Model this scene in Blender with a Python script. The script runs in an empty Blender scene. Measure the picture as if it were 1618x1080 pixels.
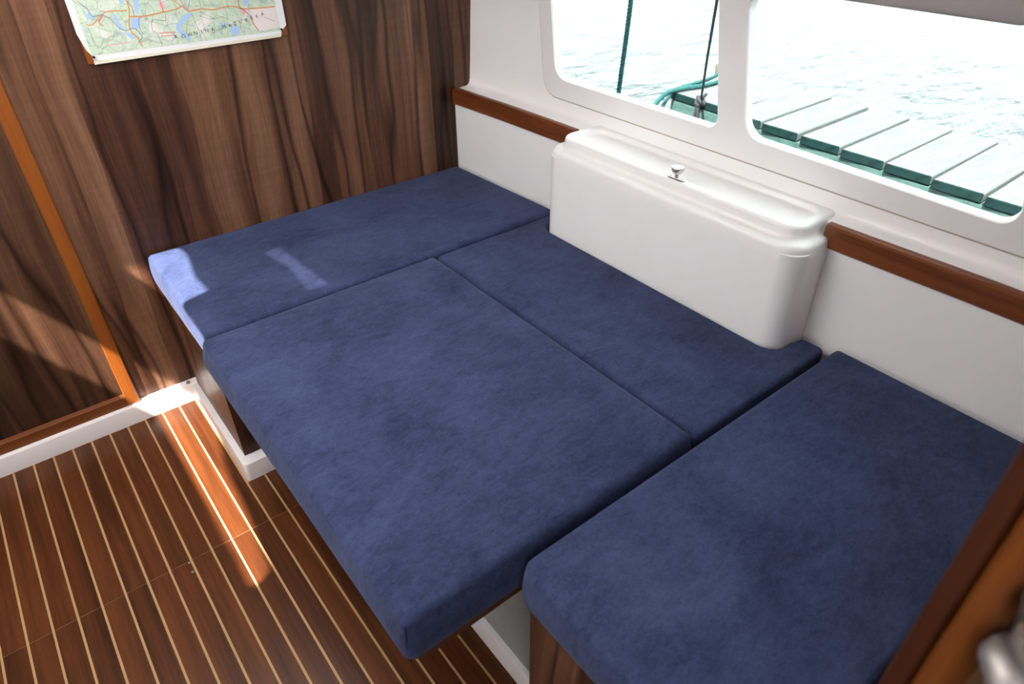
import bpy, bmesh, math, random
from mathutils import Vector, Matrix
random.seed(7)
scene = bpy.context.scene
col = scene.collection

# ------------------------------------------------------------------ camera
F_PX, YAW, PITCH, ROLL = 1068.8, math.radians(37.896), math.radians(35.940), math.radians(-0.546)
fwd = Vector((math.sin(YAW)*math.cos(PITCH), math.cos(YAW)*math.cos(PITCH), -math.sin(PITCH)))
rt = fwd.cross(Vector((0, 0, 1))).normalized()
up = rt.cross(fwd)
r2 = rt*math.cos(ROLL) + up*math.sin(ROLL)
u2 = -rt*math.sin(ROLL) + up*math.cos(ROLL)
cam_d = bpy.data.cameras.new('camera')
cam = bpy.data.objects.new('camera', cam_d); col.objects.link(cam)
cam_d.sensor_width = 36.0
cam_d.lens = 36.0*F_PX/1618.0
cam_d.clip_start = 0.02
cam_d.dof.use_dof = True
cam_d.dof.focus_distance = 1.75
cam_d.dof.aperture_fstop = 3.2
mw = Matrix((r2, u2, -fwd)).transposed().to_4x4()
mw.translation = Vector((0, 0, 1.55))
cam.matrix_world = mw
scene.camera = cam

# ------------------------------------------------------------------ world, sun, exposure
SKY = 4.6
w = bpy.data.worlds.new('sky'); scene.world = w; w.use_nodes = True
bg = w.node_tree.nodes['Background']
bg.inputs['Color'].default_value = (0.93, 0.96, 1.0, 1); bg.inputs['Strength'].default_value = SKY
sun_d = bpy.data.lights.new('sun', 'SUN'); sun_d.energy = 25.0; sun_d.angle = math.radians(0.55); sun_d.color = (1.0, 0.94, 0.86)
sun = bpy.data.objects.new('sun', sun_d); col.objects.link(sun)
SUN = Vector((0.645, 0.33, -1.0))
sun.rotation_euler = SUN.to_track_quat('-Z', 'Y').to_euler()
sun.location = (-2, -1, 5)
vs = scene.view_settings
scene.display_settings.display_device = 'sRGB'
vs.view_transform = 'Standard'; vs.look = 'None'; vs.gamma = 1.0; vs.use_curve_mapping = False
vs.exposure = 0.28
try:
    scene.cycles.max_bounces = 10; scene.cycles.diffuse_bounces = 6; scene.cycles.transparent_max_bounces = 12
    scene.cycles.caustics_reflective = False; scene.cycles.sample_clamp_indirect = 6.0
except Exception:
    pass
def portal(name, loc, rot, sx, sy):
    d = bpy.data.lights.new(name, 'AREA'); d.shape = 'RECTANGLE'; d.size = sx; d.size_y = sy
    d.cycles.is_portal = True
    o = bpy.data.objects.new(name, d); o.location = loc; o.rotation_euler = rot; col.objects.link(o)
R90 = math.pi/2
portal('portal_aft', (-0.25, -0.62, 1.4), (R90, 0, 0), 0.70, 0.80)
bpy.data.objects['portal_aft'].rotation_euler = Vector((0, 1, 0)).to_track_quat('-Z', 'Z').to_euler()
portal('portal_window', (1.56, 0.72, 1.13), Vector((-1, 0, 0)).to_track_quat('-Z', 'Z').to_euler(), 0.80, 0.36)
portal('portal_window_far', (1.56, 1.42, 1.13), Vector((-1, 0, 0)).to_track_quat('-Z', 'Z').to_euler(), 0.76, 0.36)
portal('portal_port', (-1.53, 0.82, 1.21), Vector((1, 0, 0)).to_track_quat('-Z', 'Z').to_euler(), 2.4, 0.32)

# ------------------------------------------------------------------ material helpers
def mat(name):
    m = bpy.data.materials.new(name); m.use_nodes = True
    nt = m.node_tree; b = nt.nodes['Principled BSDF']
    return m, nt, b
def N(nt, t, **kw):
    n = nt.nodes.new(t)
    for k, v in kw.items(): setattr(n, k, v)
    return n
def ramp(nt, stops, interp='LINEAR'):
    n = N(nt, 'ShaderNodeValToRGB'); cr = n.color_ramp; cr.interpolation = interp
    while len(cr.elements) < len(stops): cr.elements.new(0.5)
    for e, (p, c) in zip(cr.elements, stops):
        e.position = p; e.color = (*c, 1) if len(c) == 3 else c
    return n
def coords(nt, scale, kind='Object', loc=(0, 0, 0)):
    tc = N(nt, 'ShaderNodeTexCoord'); mp = N(nt, 'ShaderNodeMapping')
    mp.inputs['Scale'].default_value = scale; mp.inputs['Location'].default_value = loc
    nt.links.new(tc.outputs[kind], mp.inputs['Vector']); return mp.outputs['Vector']
def noise(nt, vec, scale=1.0, detail=4.0, rough=0.55, dist=0.0):
    n = N(nt, 'ShaderNodeTexNoise')
    n.inputs['Scale'].default_value = scale; n.inputs['Detail'].default_value = detail
    n.inputs['Roughness'].default_value = rough; n.inputs['Distortion'].default_value = dist
    nt.links.new(vec, n.inputs['Vector']); return n.outputs['Fac']
def mixc(nt, fac, a, b, mode='MIX'):
    n = N(nt, 'ShaderNodeMix', data_type='RGBA', blend_type=mode)
    for s, v in ((n.inputs[0], fac), (n.inputs[6], a), (n.inputs[7], b)):
        if hasattr(v, 'links'): nt.links.new(v, s)
        elif isinstance(v, (int, float)): s.default_value = v
        else: s.default_value = (*v, 1)
    return n.outputs[2]
def math_n(nt, op, a, b=None):
    n = N(nt, 'ShaderNodeMath', operation=op)
    for s, v in zip(n.inputs, (a, b)):
        if v is None: continue
        if hasattr(v, 'links'): nt.links.new(v, s)
        else: s.default_value = v
    return n.outputs[0]
def bump(nt, b, h, strength, dist=0.002):
    n = N(nt, 'ShaderNodeBump'); n.inputs['Strength'].default_value = strength; n.inputs['Distance'].default_value = dist
    nt.links.new(h, n.inputs['Height']); nt.links.new(n.outputs['Normal'], b.inputs['Normal'])
def plain(name, c, rough=0.5, metal=0.0, spec=0.5):
    m, nt, b = mat(name)
    b.inputs['Base Color'].default_value = (*c, 1); b.inputs['Roughness'].default_value = rough
    b.inputs['Metallic'].default_value = metal; b.inputs['Specular IOR Level'].default_value = spec
    return m

# white gelcoat
def gelcoat(name, c, rough):
    m, nt, b = mat(name)
    v = coords(nt, (1, 1, 1))
    n1 = noise(nt, v, 6.0, 3)
    r = ramp(nt, [(0.35, tuple(x*0.975 for x in c)), (0.65, c)])
    nt.links.new(n1, r.inputs['Fac']); nt.links.new(r.outputs['Color'], b.inputs['Base Color'])
    b.inputs['Roughness'].default_value = rough
    bump(nt, b, noise(nt, v, 320.0, 2), 0.05, 0.0006)
    return m
M_WALL = gelcoat('gelcoat_white', (0.90, 0.877, 0.868), 0.30)
M_PANEL = gelcoat('gelcoat_window_panel', (0.87, 0.845, 0.832), 0.34)
M_LOCK = gelcoat('gelcoat_locker', (0.905, 0.885, 0.872), 0.28)
M_BASE = gelcoat('gelcoat_base', (0.80, 0.76, 0.745), 0.33)

# velour
def velour(name, tint=1.0):
    m, nt, b = mat(name)
    v = coords(nt, (1, 1, 1)); vs_ = coords(nt, (1.0, 2.0, 1.0))
    big = noise(nt, v, 5.5, 4, 0.6, 0.6)
    mid = noise(nt, vs_, 30.0, 5, 0.7, 0.8)
    fine = noise(nt, v, 420.0, 3, 0.7); sp = noise(nt, coords(nt, (1.0, 1.6, 1.0)), 130.0, 4, 0.75, 0.6)
    a = math_n(nt, 'ADD', math_n(nt, 'MULTIPLY', big, 0.34), math_n(nt, 'MULTIPLY', mid, 0.26))
    a = math_n(nt, 'ADD', a, math_n(nt, 'MULTIPLY', fine, 0.14)); a = math_n(nt, 'ADD', a, math_n(nt, 'MULTIPLY', sp, 0.26))
    c0 = tuple(x*tint for x in (0.0145, 0.0208, 0.054)); c1 = tuple(x*tint for x in (0.048, 0.064, 0.142))
    r = ramp(nt, [(0.39, c0), (0.61, c1)])
    nt.links.new(a, r.inputs['Fac']); nt.links.new(r.outputs['Color'], b.inputs['Base Color'])
    b.inputs['Roughness'].default_value = 0.92; b.inputs['Specular IOR Level'].default_value = 0.12
    b.inputs['Sheen Weight'].default_value = 0.14; b.inputs['Sheen Roughness'].default_value = 0.45
    b.inputs['Sheen Tint'].default_value = (0.50, 0.56, 0.80, 1)
    wr = noise(nt, coords(nt, (3.0, 9.0, 1.0)), 1.6, 3, 0.5, 1.4)
    h = math_n(nt, 'ADD', math_n(nt, 'MULTIPLY', wr, 0.45), math_n(nt, 'MULTIPLY', fine, 0.10))
    h = math_n(nt, 'ADD', h, math_n(nt, 'MULTIPLY', mid, 0.10))
    bump(nt, b, h, 0.55, 0.012)
    return m
M_VEL = velour('blue_velour')
M_SEAM = plain('seam_thread', (0.008, 0.010, 0.03), 0.9, spec=0.1)

# walnut laminate, vertical figure
def laminate(name, bright=1.0, red=1.0):
    m, nt, b = mat(name)
    tc = N(nt, 'ShaderNodeTexCoord'); sep = N(nt, 'ShaderNodeSeparateXYZ'); nt.links.new(tc.outputs['Object'], sep.inputs[0])
    base = math_n(nt, 'ADD', sep.outputs['X'], sep.outputs['Y'])
    def warp(sc, seed, amp):
        return math_n(nt, 'MULTIPLY', math_n(nt, 'SUBTRACT', noise(nt, coords(nt, sc, loc=(seed, seed, seed)), 1.0, 2, 0.5), 0.5), amp)
    def field(u, zs, scale, det, rough):
        cmb = N(nt, 'ShaderNodeCombineXYZ'); nt.links.new(u, cmb.inputs['X'])
        nt.links.new(math_n(nt, 'MULTIPLY', sep.outputs['Z'], zs), cmb.inputs['Y'])
        return noise(nt, cmb.outputs[0], scale, det, rough, 0.2)
    w1 = warp((2.6, 2.6, 0.9), 0.0, 0.15); w2 = warp((5.5, 5.5, 1.3), 7.3, 0.045); w3 = warp((3.4, 3.4, 1.1), 3.1, 0.13)
    u = math_n(nt, 'ADD', base, w1); uv2 = math_n(nt, 'ADD', base, w3); uv2 = math_n(nt, 'ADD', uv2, w2)
    st = field(u, 0.03, 8.5, 4, 0.6)
    fine = field(u, 0.03, 170.0, 3, 0.7)
    streak = field(uv2, 0.03, 34.0, 3, 0.6)
    vein = field(uv2, 0.05, 8.0, 2, 0.45)
    vo = N(nt, 'ShaderNodeTexVoronoi', voronoi_dimensions='1D'); vo.inputs['Scale'].default_value = 11.0
    nt.links.new(u, vo.inputs['W'])
    sc = N(nt, 'ShaderNodeSeparateColor'); nt.links.new(vo.outputs['Color'], sc.inputs[0])
    tone = math_n(nt, 'ADD', math_n(nt, 'MULTIPLY', st, 0.46), math_n(nt, 'MULTIPLY', sc.outputs[0], 0.20))
    tone = math_n(nt, 'ADD', tone, math_n(nt, 'MULTIPLY', streak, 0.22))
    tone = math_n(nt, 'ADD', tone, math_n(nt, 'MULTIPLY', fine, 0.16))
    k = lambda c: tuple(x*bright*(red if i == 0 else 1) for i, x in enumerate(c))
    r = ramp(nt, [(0.36, k((0.024, 0.0100, 0.0060))), (0.46, k((0.074, 0.0305, 0.0172))), (0.55, k((0.132, 0.0605, 0.0325))), (0.67, k((0.232, 0.120, 0.068)))])
    nt.links.new(tone, r.inputs['Fac'])
    vr = ramp(nt, [(0.455, (1, 1, 1)), (0.492, (0.34, 0.27, 0.25)), (0.502, (0.13, 0.10, 0.10)), (0.508, (0.30, 0.25, 0.24)), (0.545, (1, 1, 1))])
    nt.links.new(vein, vr.inputs['Fac'])
    c = mixc(nt, 0.85, r.outputs['Color'], vr.outputs['Color'], 'MULTIPLY')
    cr = noise(nt, coords(nt, (3, 3, 90)), 1.0, 2)
    rr = ramp(nt, [(0.3, (0.86, 0.86, 0.86)), (0.7, (1.06, 1.06, 1.06))]); nt.links.new(cr, rr.inputs['Fac'])
    c = mixc(nt, 0.6, c, rr.outputs['Color'], 'MULTIPLY')
    nt.links.new(c, b.inputs['Base Color']); b.inputs['Roughness'].default_value = 0.40
    b.inputs['Specular IOR Level'].default_value = 0.25
    bump(nt, b, fine, 0.08, 0.001)
    return m
M_LAM = laminate('walnut_laminate')
M_LAMD = laminate('walnut_laminate_door', 0.8, 0.95)
M_LAMS = laminate('walnut_laminate_seat', 0.85, 1.1)

# solid varnished wood; axis = grain direction
def solid_wood(name, dark, light, axis='Y', rough=0.3, rnd=0.0, spec=0.5):
    m, nt, b = mat(name)
    s = {'X': (1.5, 34, 34), 'Y': (34, 1.5, 34), 'Z': (34, 34, 1.5)}[axis]
    tc = N(nt, 'ShaderNodeTexCoord'); oi = N(nt, 'ShaderNodeObjectInfo')
    va = N(nt, 'ShaderNodeVectorMath', operation='ADD'); cx = N(nt, 'ShaderNodeCombineXYZ')
    nt.links.new(math_n(nt, 'MULTIPLY', oi.outputs['Random'], 31.0), cx.inputs['Y' if axis != 'Z' else 'Z'])
    nt.links.new(tc.outputs['Object'], va.inputs[0]); nt.links.new(cx.outputs[0], va.inputs[1])
    mp = N(nt, 'ShaderNodeMapping'); mp.inputs['Scale'].default_value = s; nt.links.new(va.outputs[0], mp.inputs['Vector'])
    n1 = noise(nt, mp.outputs[0], 1.0, 5, 0.6, 0.5); n2 = noise(nt, mp.outputs[0], 5.5, 3, 0.7)
    t = math_n(nt, 'ADD', math_n(nt, 'MULTIPLY', n1, 0.7), math_n(nt, 'MULTIPLY', n2, 0.3))
    if rnd: t = math_n(nt, 'ADD', t, math_n(nt, 'MULTIPLY', math_n(nt, 'SUBTRACT', oi.outputs['Random'], 0.5), rnd))
    r = ramp(nt, [(0.33, dark), (0.67, light)]); nt.links.new(t, r.inputs['Fac'])
    nt.links.new(r.outputs['Color'], b.inputs['Base Color']); b.inputs['Roughness'].default_value = rough
    b.inputs['Specular IOR Level'].default_value = spec
    bump(nt, b, n2, 0.06, 0.001)
    return m
M_TEAK = solid_wood('varnished_rail', (0.075, 0.018, 0.0055), (0.20, 0.058, 0.018), 'Y', 0.28, spec=0.35)
M_FRAME = solid_wood('varnished_frame', (0.17, 0.044, 0.007), (0.27, 0.078, 0.012), 'Z', 0.38, spec=0.3)
M_FRAMEX = solid_wood('varnished_frame_cross', (0.11, 0.030, 0.007), (0.18, 0.054, 0.012), 'X', 0.38, spec=0.3)
M_POST = solid_wood('varnished_post', (0.10, 0.026, 0.005), (0.17, 0.048, 0.008), 'Z', 0.4, spec=0.3)
M_STRIP = solid_wood('shade_toned_wood', (0.035, 0.008, 0.003), (0.07, 0.018, 0.005), 'Z', 0.5, spec=0.2)  # darker wood tone carries the shade on the post's left side
M_PLANK = solid_wood('floor_plank_wood', (0.037, 0.0098, 0.0034), (0.112, 0.0335, 0.0098), 'Y', 0.34, 0.14, 0.22)
M_CAULK = plain('floor_caulk', (0.40, 0.245, 0.115), 0.6, spec=0.2)
M_TABLE = solid_wood('table_edge_wood', (0.05, 0.016, 0.008), (0.10, 0.034, 0.014), 'X', 0.4)
M_STEEL = plain('stainless', (0.66, 0.64, 0.62), 0.36, 1.0)
M_STEELD = plain('stainless_dull', (0.20, 0.18, 0.165), 0.5, 1.0)
M_BLACK = plain('black_plastic', (0.012, 0.012, 0.014), 0.5)
M_PAPER = plain('white_paper', (0.80, 0.79, 0.80), 0.55)
M_GROOVE = plain('groove_shade', (0.44, 0.35, 0.29), 0.6)  # beige colour drawn in for the shadow line of the panel groove
M_TOPSHADE = plain('window_top_shade', (0.50, 0.46, 0.46), 0.9, spec=0.1)  # grey that puts the shade of the window top into colour

# moulded non-skid
m, nt, b = mat('moulded_nonskid'); M_SKID = m
b.inputs['Base Color'].default_value = (0.60, 0.555, 0.53, 1); b.inputs['Roughness'].default_value = 0.5
ck = N(nt, 'ShaderNodeTexVoronoi', feature='F1'); ck.inputs['Scale'].default_value = 300.0; ck.inputs['Randomness'].default_value = 0.0
nt.links.new(coords(nt, (1, 1, 1)), ck.inputs['Vector']); bump(nt, b, ck.outputs['Distance'], 1.0, 0.004)
rk = ramp(nt, [(0.30, (0.80, 0.75, 0.71)), (0.60, (0.36, 0.33, 0.31))]); nt.links.new(ck.outputs['Distance'], rk.inputs['Fac']); nt.links.new(rk.outputs['Color'], b.inputs['Base Color'])

# glass
def glass(name):
    m = bpy.data.materials.new(name); m.use_nodes = True; nt = m.node_tree; nt.nodes.clear()
    o = N(nt, 'ShaderNodeOutputMaterial'); t = N(nt, 'ShaderNodeBsdfTransparent'); g = N(nt, 'ShaderNodeBsdfGlossy'); f = N(nt, 'ShaderNodeLayerWeight'); mx = N(nt, 'ShaderNodeMixShader')
    t.inputs['Color'].default_value = (0.89, 0.955, 0.945, 1); g.inputs['Roughness'].default_value = 0.02; f.inputs['Blend'].default_value = 0.5
    nt.links.new(math_n(nt, 'ADD', math_n(nt, 'MULTIPLY', math_n(nt, 'POWER', f.outputs['Facing'], 5.0), 0.6), 0.02), mx.inputs[0]); nt.links.new(t.outputs[0], mx.inputs[1]); nt.links.new(g.outputs[0], mx.inputs[2]); nt.links.new(mx.outputs[0], o.inputs[0])
    return m
M_GLASS = glass('window_glass')

# water
m, nt, b = mat('lake_water'); M_WATER = m
wv = coords(nt, (1.0, 2.2, 1.0)); wn = noise(nt, wv, 1.5, 5, 0.6, 0.7); wn2 = noise(nt, coords(nt, (3.0, 7.5, 1)), 1.6, 4, 0.6, 0.5)
wr = ramp(nt, [(0.40, (0.004, 0.007, 0.006)), (0.47, (0.016, 0.020, 0.019)), (0.56, (0.036, 0.040, 0.039))])
nt.links.new(math_n(nt, 'ADD', math_n(nt, 'MULTIPLY', wn, 0.5), math_n(nt, 'MULTIPLY', wn2, 0.5)), wr.inputs['Fac'])
nt.links.new(wr.outputs['Color'], b.inputs['Base Color']); b.inputs['Roughness'].default_value = 0.12; b.inputs['IOR'].default_value = 1.33
bump(nt, b, math_n(nt, 'ADD', wn, math_n(nt, 'MULTIPLY', wn2, 0.35)), 0.6, 0.16)

# dock boards
def dockmat(name, c0, c1, sc):
    m, nt, b = mat(name)
    n1 = noise(nt, coords(nt, sc), 1.0, 6, 0.7, 0.3); n2 = noise(nt, coords(nt, (60, 60, 60)), 1.0, 4, 0.8)
    t = math_n(nt, 'ADD', math_n(nt, 'MULTIPLY', n1, 0.6), math_n(nt, 'MULTIPLY', n2, 0.4))
    r = ramp(nt, [(0.36, c0), (0.56, c1)]); nt.links.new(t, r.inputs['Fac']); nt.links.new(r.outputs['Color'], b.inputs['Base Color'])
    b.inputs['Roughness'].default_value = 0.85; b.inputs['Specular IOR Level'].default_value = 0.08; bump(nt, b, t, 0.3, 0.004)
    return m
M_DOCK = dockmat('weathered_dock_board', (0.060, 0.068, 0.066), (0.112, 0.120, 0.118), (5, 60, 60))
M_DOCKE = dockmat('shaded_algae_end', (0.0014, 0.0070, 0.0074), (0.0060, 0.0200, 0.0200), (40, 40, 60))  # algae teal, darkened further in colour for the shaded board ends
M_DOCKS = dockmat('algae_stringer', (0.022, 0.046, 0.043), (0.062, 0.105, 0.098), (40, 8, 40))
M_ROPEG = dockmat('green_rope', (0.004, 0.026, 0.028), (0.026, 0.082, 0.084), (90, 90, 90))
M_ROPEB = plain('dark_line', (0.016, 0.014, 0.020), 0.8)
M_KNOT = plain('weathered_wood_stub', (0.11, 0.085, 0.06), 0.8)

# map print
m, nt, b = mat('map_print'); M_MAP = m
v = coords(nt, (1, 1, 1))
g = noise(nt, v, 14.0, 5, 0.65, 0.8)
r = ramp(nt, [(0.36, (0.66, 0.70, 0.60)), (0.46, (0.50, 0.62, 0.47)), (0.56, (0.56, 0.66, 0.53)), (0.66, (0.74, 0.73, 0.68))]); nt.links.new(g, r.inputs['Fac'])
g2 = noise(nt, v, 55.0, 4, 0.7, 0.5)
r_b = ramp(nt, [(0.57, (1, 1, 1)), (0.66, (0.62, 0.80, 0.98))]); nt.links.new(g2, r_b.inputs['Fac'])
c = mixc(nt, 0.9, r.outputs['Color'], r_b.outputs['Color'], 'MULTIPLY')
g3 = noise(nt, v, 120.0, 3, 0.7, 0.5)
r_k = ramp(nt, [(0.30, (0.55, 0.52, 0.55)), (0.40, (1, 1, 1))]); nt.links.new(g3, r_k.inputs['Fac'])
c = mixc(nt, 0.8, c, r_k.outputs['Color'], 'MULTIPLY')
vo = N(nt, 'ShaderNodeTexVoronoi', feature='DISTANCE_TO_EDGE'); vo.inputs['Scale'].default_value = 34.0; nt.links.new(v, vo.inputs['Vector'])
r_l = ramp(nt, [(0.015, (0.66, 0.64, 0.62)), (0.04, (1, 1, 1))]); nt.links.new(vo.outputs['Distance'], r_l.inputs['Fac'])
c = mixc(nt, 0.7, c, r_l.outputs['Color'], 'MULTIPLY')
nt.links.new(c, b.inputs['Base Color']); b.inputs['Roughness'].default_value = 0.5
M_ROAD = plain('map_orange_ink', (0.66, 0.30, 0.11), 0.6); M_ROADR = plain('map_red_ink', (0.68, 0.22, 0.16), 0.6)
M_LAKE = plain('map_blue_ink', (0.36, 0.52, 0.76), 0.6); M_RIVER = plain('map_violet_ink', (0.17, 0.16, 0.36), 0.6)
M_INK = plain('map_black_ink', (0.04, 0.04, 0.05), 0.6); M_PINK = plain('map_pink_ink', (0.72, 0.38, 0.46), 0.6); M_PALE = plain('map_pale_ink', (0.78, 0.70, 0.68), 0.6)

# ------------------------------------------------------------------ mesh helpers
def obj(name, bm, material, parent=None, smooth=35, loc=None):
    me = bpy.data.meshes.new(name)
    bmesh.ops.recalc_face_normals(bm, faces=bm.faces[:])
    bm.to_mesh(me); bm.free()
    for mm in (material if isinstance(material, (list, tuple)) else [material]): me.materials.append(mm)
    if smooth:
        for p in me.polygons: p.use_smooth = True
        me.set_sharp_from_angle(angle=math.radians(smooth))
    o = bpy.data.objects.new(name, me); col.objects.link(o)
    if loc: o.location = loc
    if parent: o.parent = parent
    return o
def empty(name, loc=(0, 0, 0)):
    o = bpy.data.objects.new(name, None); o.empty_display_size = 0.05; o.location = loc; col.objects.link(o); return o
def tag(o, label=None, cat=None, group=None, kind=None):
    if label: o['label'] = label
    if cat: o['category'] = cat
    if group: o['group'] = group
    if kind: o['kind'] = kind
    return o
def keep(o, parent):                      # parent without moving
    o.parent = parent; o.matrix_parent_inverse = parent.matrix_world.inverted() if parent.type != 'EMPTY' else Matrix.Translation(-parent.location)
    return o
def box(bm, x0, x1, y0, y1, z0, z1, bev=0.0, seg=2, mi=0):
    vs_ = [bm.verts.new(p) for p in ((x0,y0,z0),(x1,y0,z0),(x1,y1,z0),(x0,y1,z0),(x0,y0,z1),(x1,y0,z1),(x1,y1,z1),(x0,y1,z1))]
    fs = [bm.faces.new([vs_[i] for i in f]) for f in ((0,3,2,1),(4,5,6,7),(0,1,5,4),(1,2,6,5),(2,3,7,6),(3,0,4,7))]
    for f in fs: f.material_index = mi
    if bev:
        es = list({e for f in fs for e in f.edges})
        bmesh.ops.bevel(bm, geom=es, offset=bev, segments=seg, profile=0.5, affect='EDGES')
def B(*a, **k):
    bm = bmesh.new(); box(bm, *a, **k); return bm
def loft(bm, rings, cap0=True, cap1=True, closed=True, mi=0):
    rv = [[bm.verts.new(p) for p in r] for r in rings]
    n = len(rings[0])
    for a, b_ in zip(rv, rv[1:]):
        for i in range(n if closed else n-1):
            j = (i+1) % n
            bm.faces.new((a[i], a[j], b_[j], b_[i])).material_index = mi
    for c_, r in ((cap0, rv[0]), (cap1, rv[-1])):
        if c_:
            f = bm.faces.new(r); f.material_index = mi
            bmesh.ops.triangulate(bm, faces=[f])
    return rv
def round_poly(pts, rad, n=6):
    out = []; m_ = len(pts)
    for i in range(m_):
        p = Vector(pts[i][:2]); a = Vector(pts[i-1][:2]); c_ = Vector(pts[(i+1) % m_][:2])
        r = rad[i] if isinstance(rad, (list, tuple)) else rad
        if r <= 0: out.append(p); continue
        d1 = (a-p).normalized(); d2 = (c_-p).normalized()
        ang = d1.angle(d2); t = min(r/math.tan(ang/2), 0.49*(a-p).length, 0.49*(c_-p).length); r = t*math.tan(ang/2)
        cen = p + (d1+d2).normalized()*(r/math.sin(ang/2))
        s = p + d1*t - cen; e = p + d2*t - cen
        tot = s.angle_signed(e) if hasattr(s, 'angle_signed') else 0
        for k in range(n+1):
            an = -tot*k/n
            out.append(cen + Vector((s.x*math.cos(an) - s.y*math.sin(an), s.x*math.sin(an) + s.y*math.cos(an))))
    return out
def densify(pts, step):
    out = []
    for i, p in enumerate(pts):
        q = pts[(i+1) % len(pts)]; L = (q-p).length; k = max(1, int(L/step))
        for j in range(k): out.append(p.lerp(q, j/k))
    return out
def area2(pts):
    return sum(pts[i].x*pts[(i+1) % len(pts)].y - pts[(i+1) % len(pts)].x*pts[i].y for i in range(len(pts)))
def inset(pts, d):
    s = 1 if area2(pts) > 0 else -1; out = []
    for i, p in enumerate(pts):
        a = pts[i-1]; c_ = pts[(i+1) % len(pts)]
        e1 = (p-a).normalized(); e2 = (c_-p).normalized()
        n1 = Vector((-e1.y, e1.x))*s; n2 = Vector((-e2.y, e2.x))*s
        nn = (n1+n2); nn = nn.normalized() if nn.length > 1e-6 else n1
        out.append(p + nn*d/max(0.5, nn.dot(n1)))
    return out
def tube(bm, path, r, n=10, cap=True):
    path = [Vector(p) for p in path]; rings = []
    prev = None
    for i, p in enumerate(path):
        t = (path[min(i+1, len(path)-1)] - path[max(i-1, 0)]).normalized()
        if prev is None:
            a = t.cross(Vector((0, 0, 1)));
            if a.length < 1e-3: a = t.cross(Vector((1, 0, 0)))
        else: a = prev - t*prev.dot(t)
        a.normalize(); prev = a; b_ = t.cross(a)
        rr = r[i] if isinstance(r, (list, tuple)) else r
        rings.append([p + (a*math.cos(2*math.pi*k/n) + b_*math.sin(2*math.pi*k/n))*rr for k in range(n)])
    loft(bm, rings, cap, cap)
def catmull(pts, n):
    pts = [Vector(p) for p in pts]; P = [2*pts[0]-pts[1]] + pts + [2*pts[-1]-pts[-2]]; out = []
    for i in range(1, len(P)-2):
        for k in range(n):
            t = k/n; a, b_, c_, d = P[i-1], P[i], P[i+1], P[i+2]
            out.append(0.5*((2*b_) + (c_-a)*t + (2*a-5*b_+4*c_-d)*t*t + (3*b_-a-3*c_+d)*t**3))
    out.append(pts[-1]); return out
def rope_mesh(path, r, pitch):
    pts = catmull(path, 14); bm = bmesh.new(); L = [0]
    for a, b_ in zip(pts, pts[1:]): L.append(L[-1] + (b_-a).length)
    fine = []; nseg = max(30, int(L[-1]/(pitch/8))); j = 0
    for i in range(nseg+1):
        s = L[-1]*i/nseg
        while j < len(L)-2 and L[j+1] < s: j += 1
        fine.append(pts[j].lerp(pts[j+1], (s-L[j])/max(1e-9, L[j+1]-L[j])))
    for st in range(3):
        path2 = []; prev = None
        for i, p in enumerate(fine):
            t = (fine[min(i+1, nseg)] - fine[max(i-1, 0)]).normalized()
            a = Vector((0, 0, 1)).cross(t) if prev is None else prev - t*prev.dot(t)
            if a.length < 1e-3: a = Vector((1, 0, 0)).cross(t)
            a.normalize(); prev = a; b_ = t.cross(a)
            an = 2*math.pi*(L[-1]*i/nseg/pitch + st/3)
            path2.append(p + (a*math.cos(an) + b_*math.sin(an))*r*0.58)
        tube(bm, path2, r*0.50, 8)
    return bm
def lathe(bm, prof, cen, n=24):
    rings = [[Vector((cen[0] + r*math.cos(2*math.pi*k/n), cen[1] + r*math.sin(2*math.pi*k/n), cen[2] + z)) for k in range(n)] for r, z in prof]
    loft(bm, rings)
def lerp_tab(x, xs, ys):
    if x <= xs[0]: return ys[0]
    for i in range(len(xs)-1):
        if x <= xs[i+1]: return ys[i] + (ys[i+1]-ys[i])*(x-xs[i])/(xs[i+1]-xs[i])
    return ys[-1]

YB = 2.145                                             # face of the forward bulkhead
def wl(y): return lerp_tab(y, [-0.6, 0.34, 0.565, 1.61, 1.86, 2.145], [1.458, 1.462, 1.456, 1.440, 1.431, 1.412])   # lower wall
def wu(y): return lerp_tab(y, [-0.6, 0.3, 1.5, 1.80, 1.87, 1.94, 2.01, 2.08, 2.145], [1.474, 1.474, 1.4745, 1.4745, 1.4720, 1.4675, 1.4610, 1.4530, 1.4445])   # foot of upper wall
def upper_x(z): return 1.515 + 0.065*(z-0.9)           # window panel plane

# ------------------------------------------------------------------ floor
fl = obj('floor', B(-1.5, 1.46, -0.6, YB, -0.06, -0.0010), M_CAULK, smooth=0); tag(fl, 'teak striped cabin floor with pale caulk lines', None, kind='structure')
plank_me = {}
def plank(x0, x1, y0, y1):
    key = (round(x1-x0, 4), round(y1-y0, 4))
    if key not in plank_me:
        o = obj('floor_plank', B(0, x1-x0, 0, y1-y0, -0.011, 0.0), M_PLANK, smooth=0); plank_me[key] = o.data
    else:
        o = bpy.data.objects.new('floor_plank', plank_me[key]); col.objects.link(o)
    o.location = (x0, y0, 0); keep(o, fl); return o
YS = 1.4415
for k in range(-27, 8):
    xa = 0.0667 + 0.0555*k + 0.0029; xb = xa + 0.0555 - 0.0058
    if xb > 0.494: xb = 0.494
    plank(xa, xb, -0.58, YS-0.0008)
    plank(xa, xb, YS+0.0008, 1.6195 if xa > 0.23 else 2.1125)
bm = bmesh.new()
for dx in (-0.012, 0.010): lathe(bm, [(0.0, 0.0), (0.0042, 0.0), (0.0042, 0.0012), (0.003, 0.0018), (0.0, 0.0018)][1:4], (0.004+dx*0.1, 1.42 + dx*1.6, 0.0), 12)
obj('floor_screw', bm, M_STEELD, fl)

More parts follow.
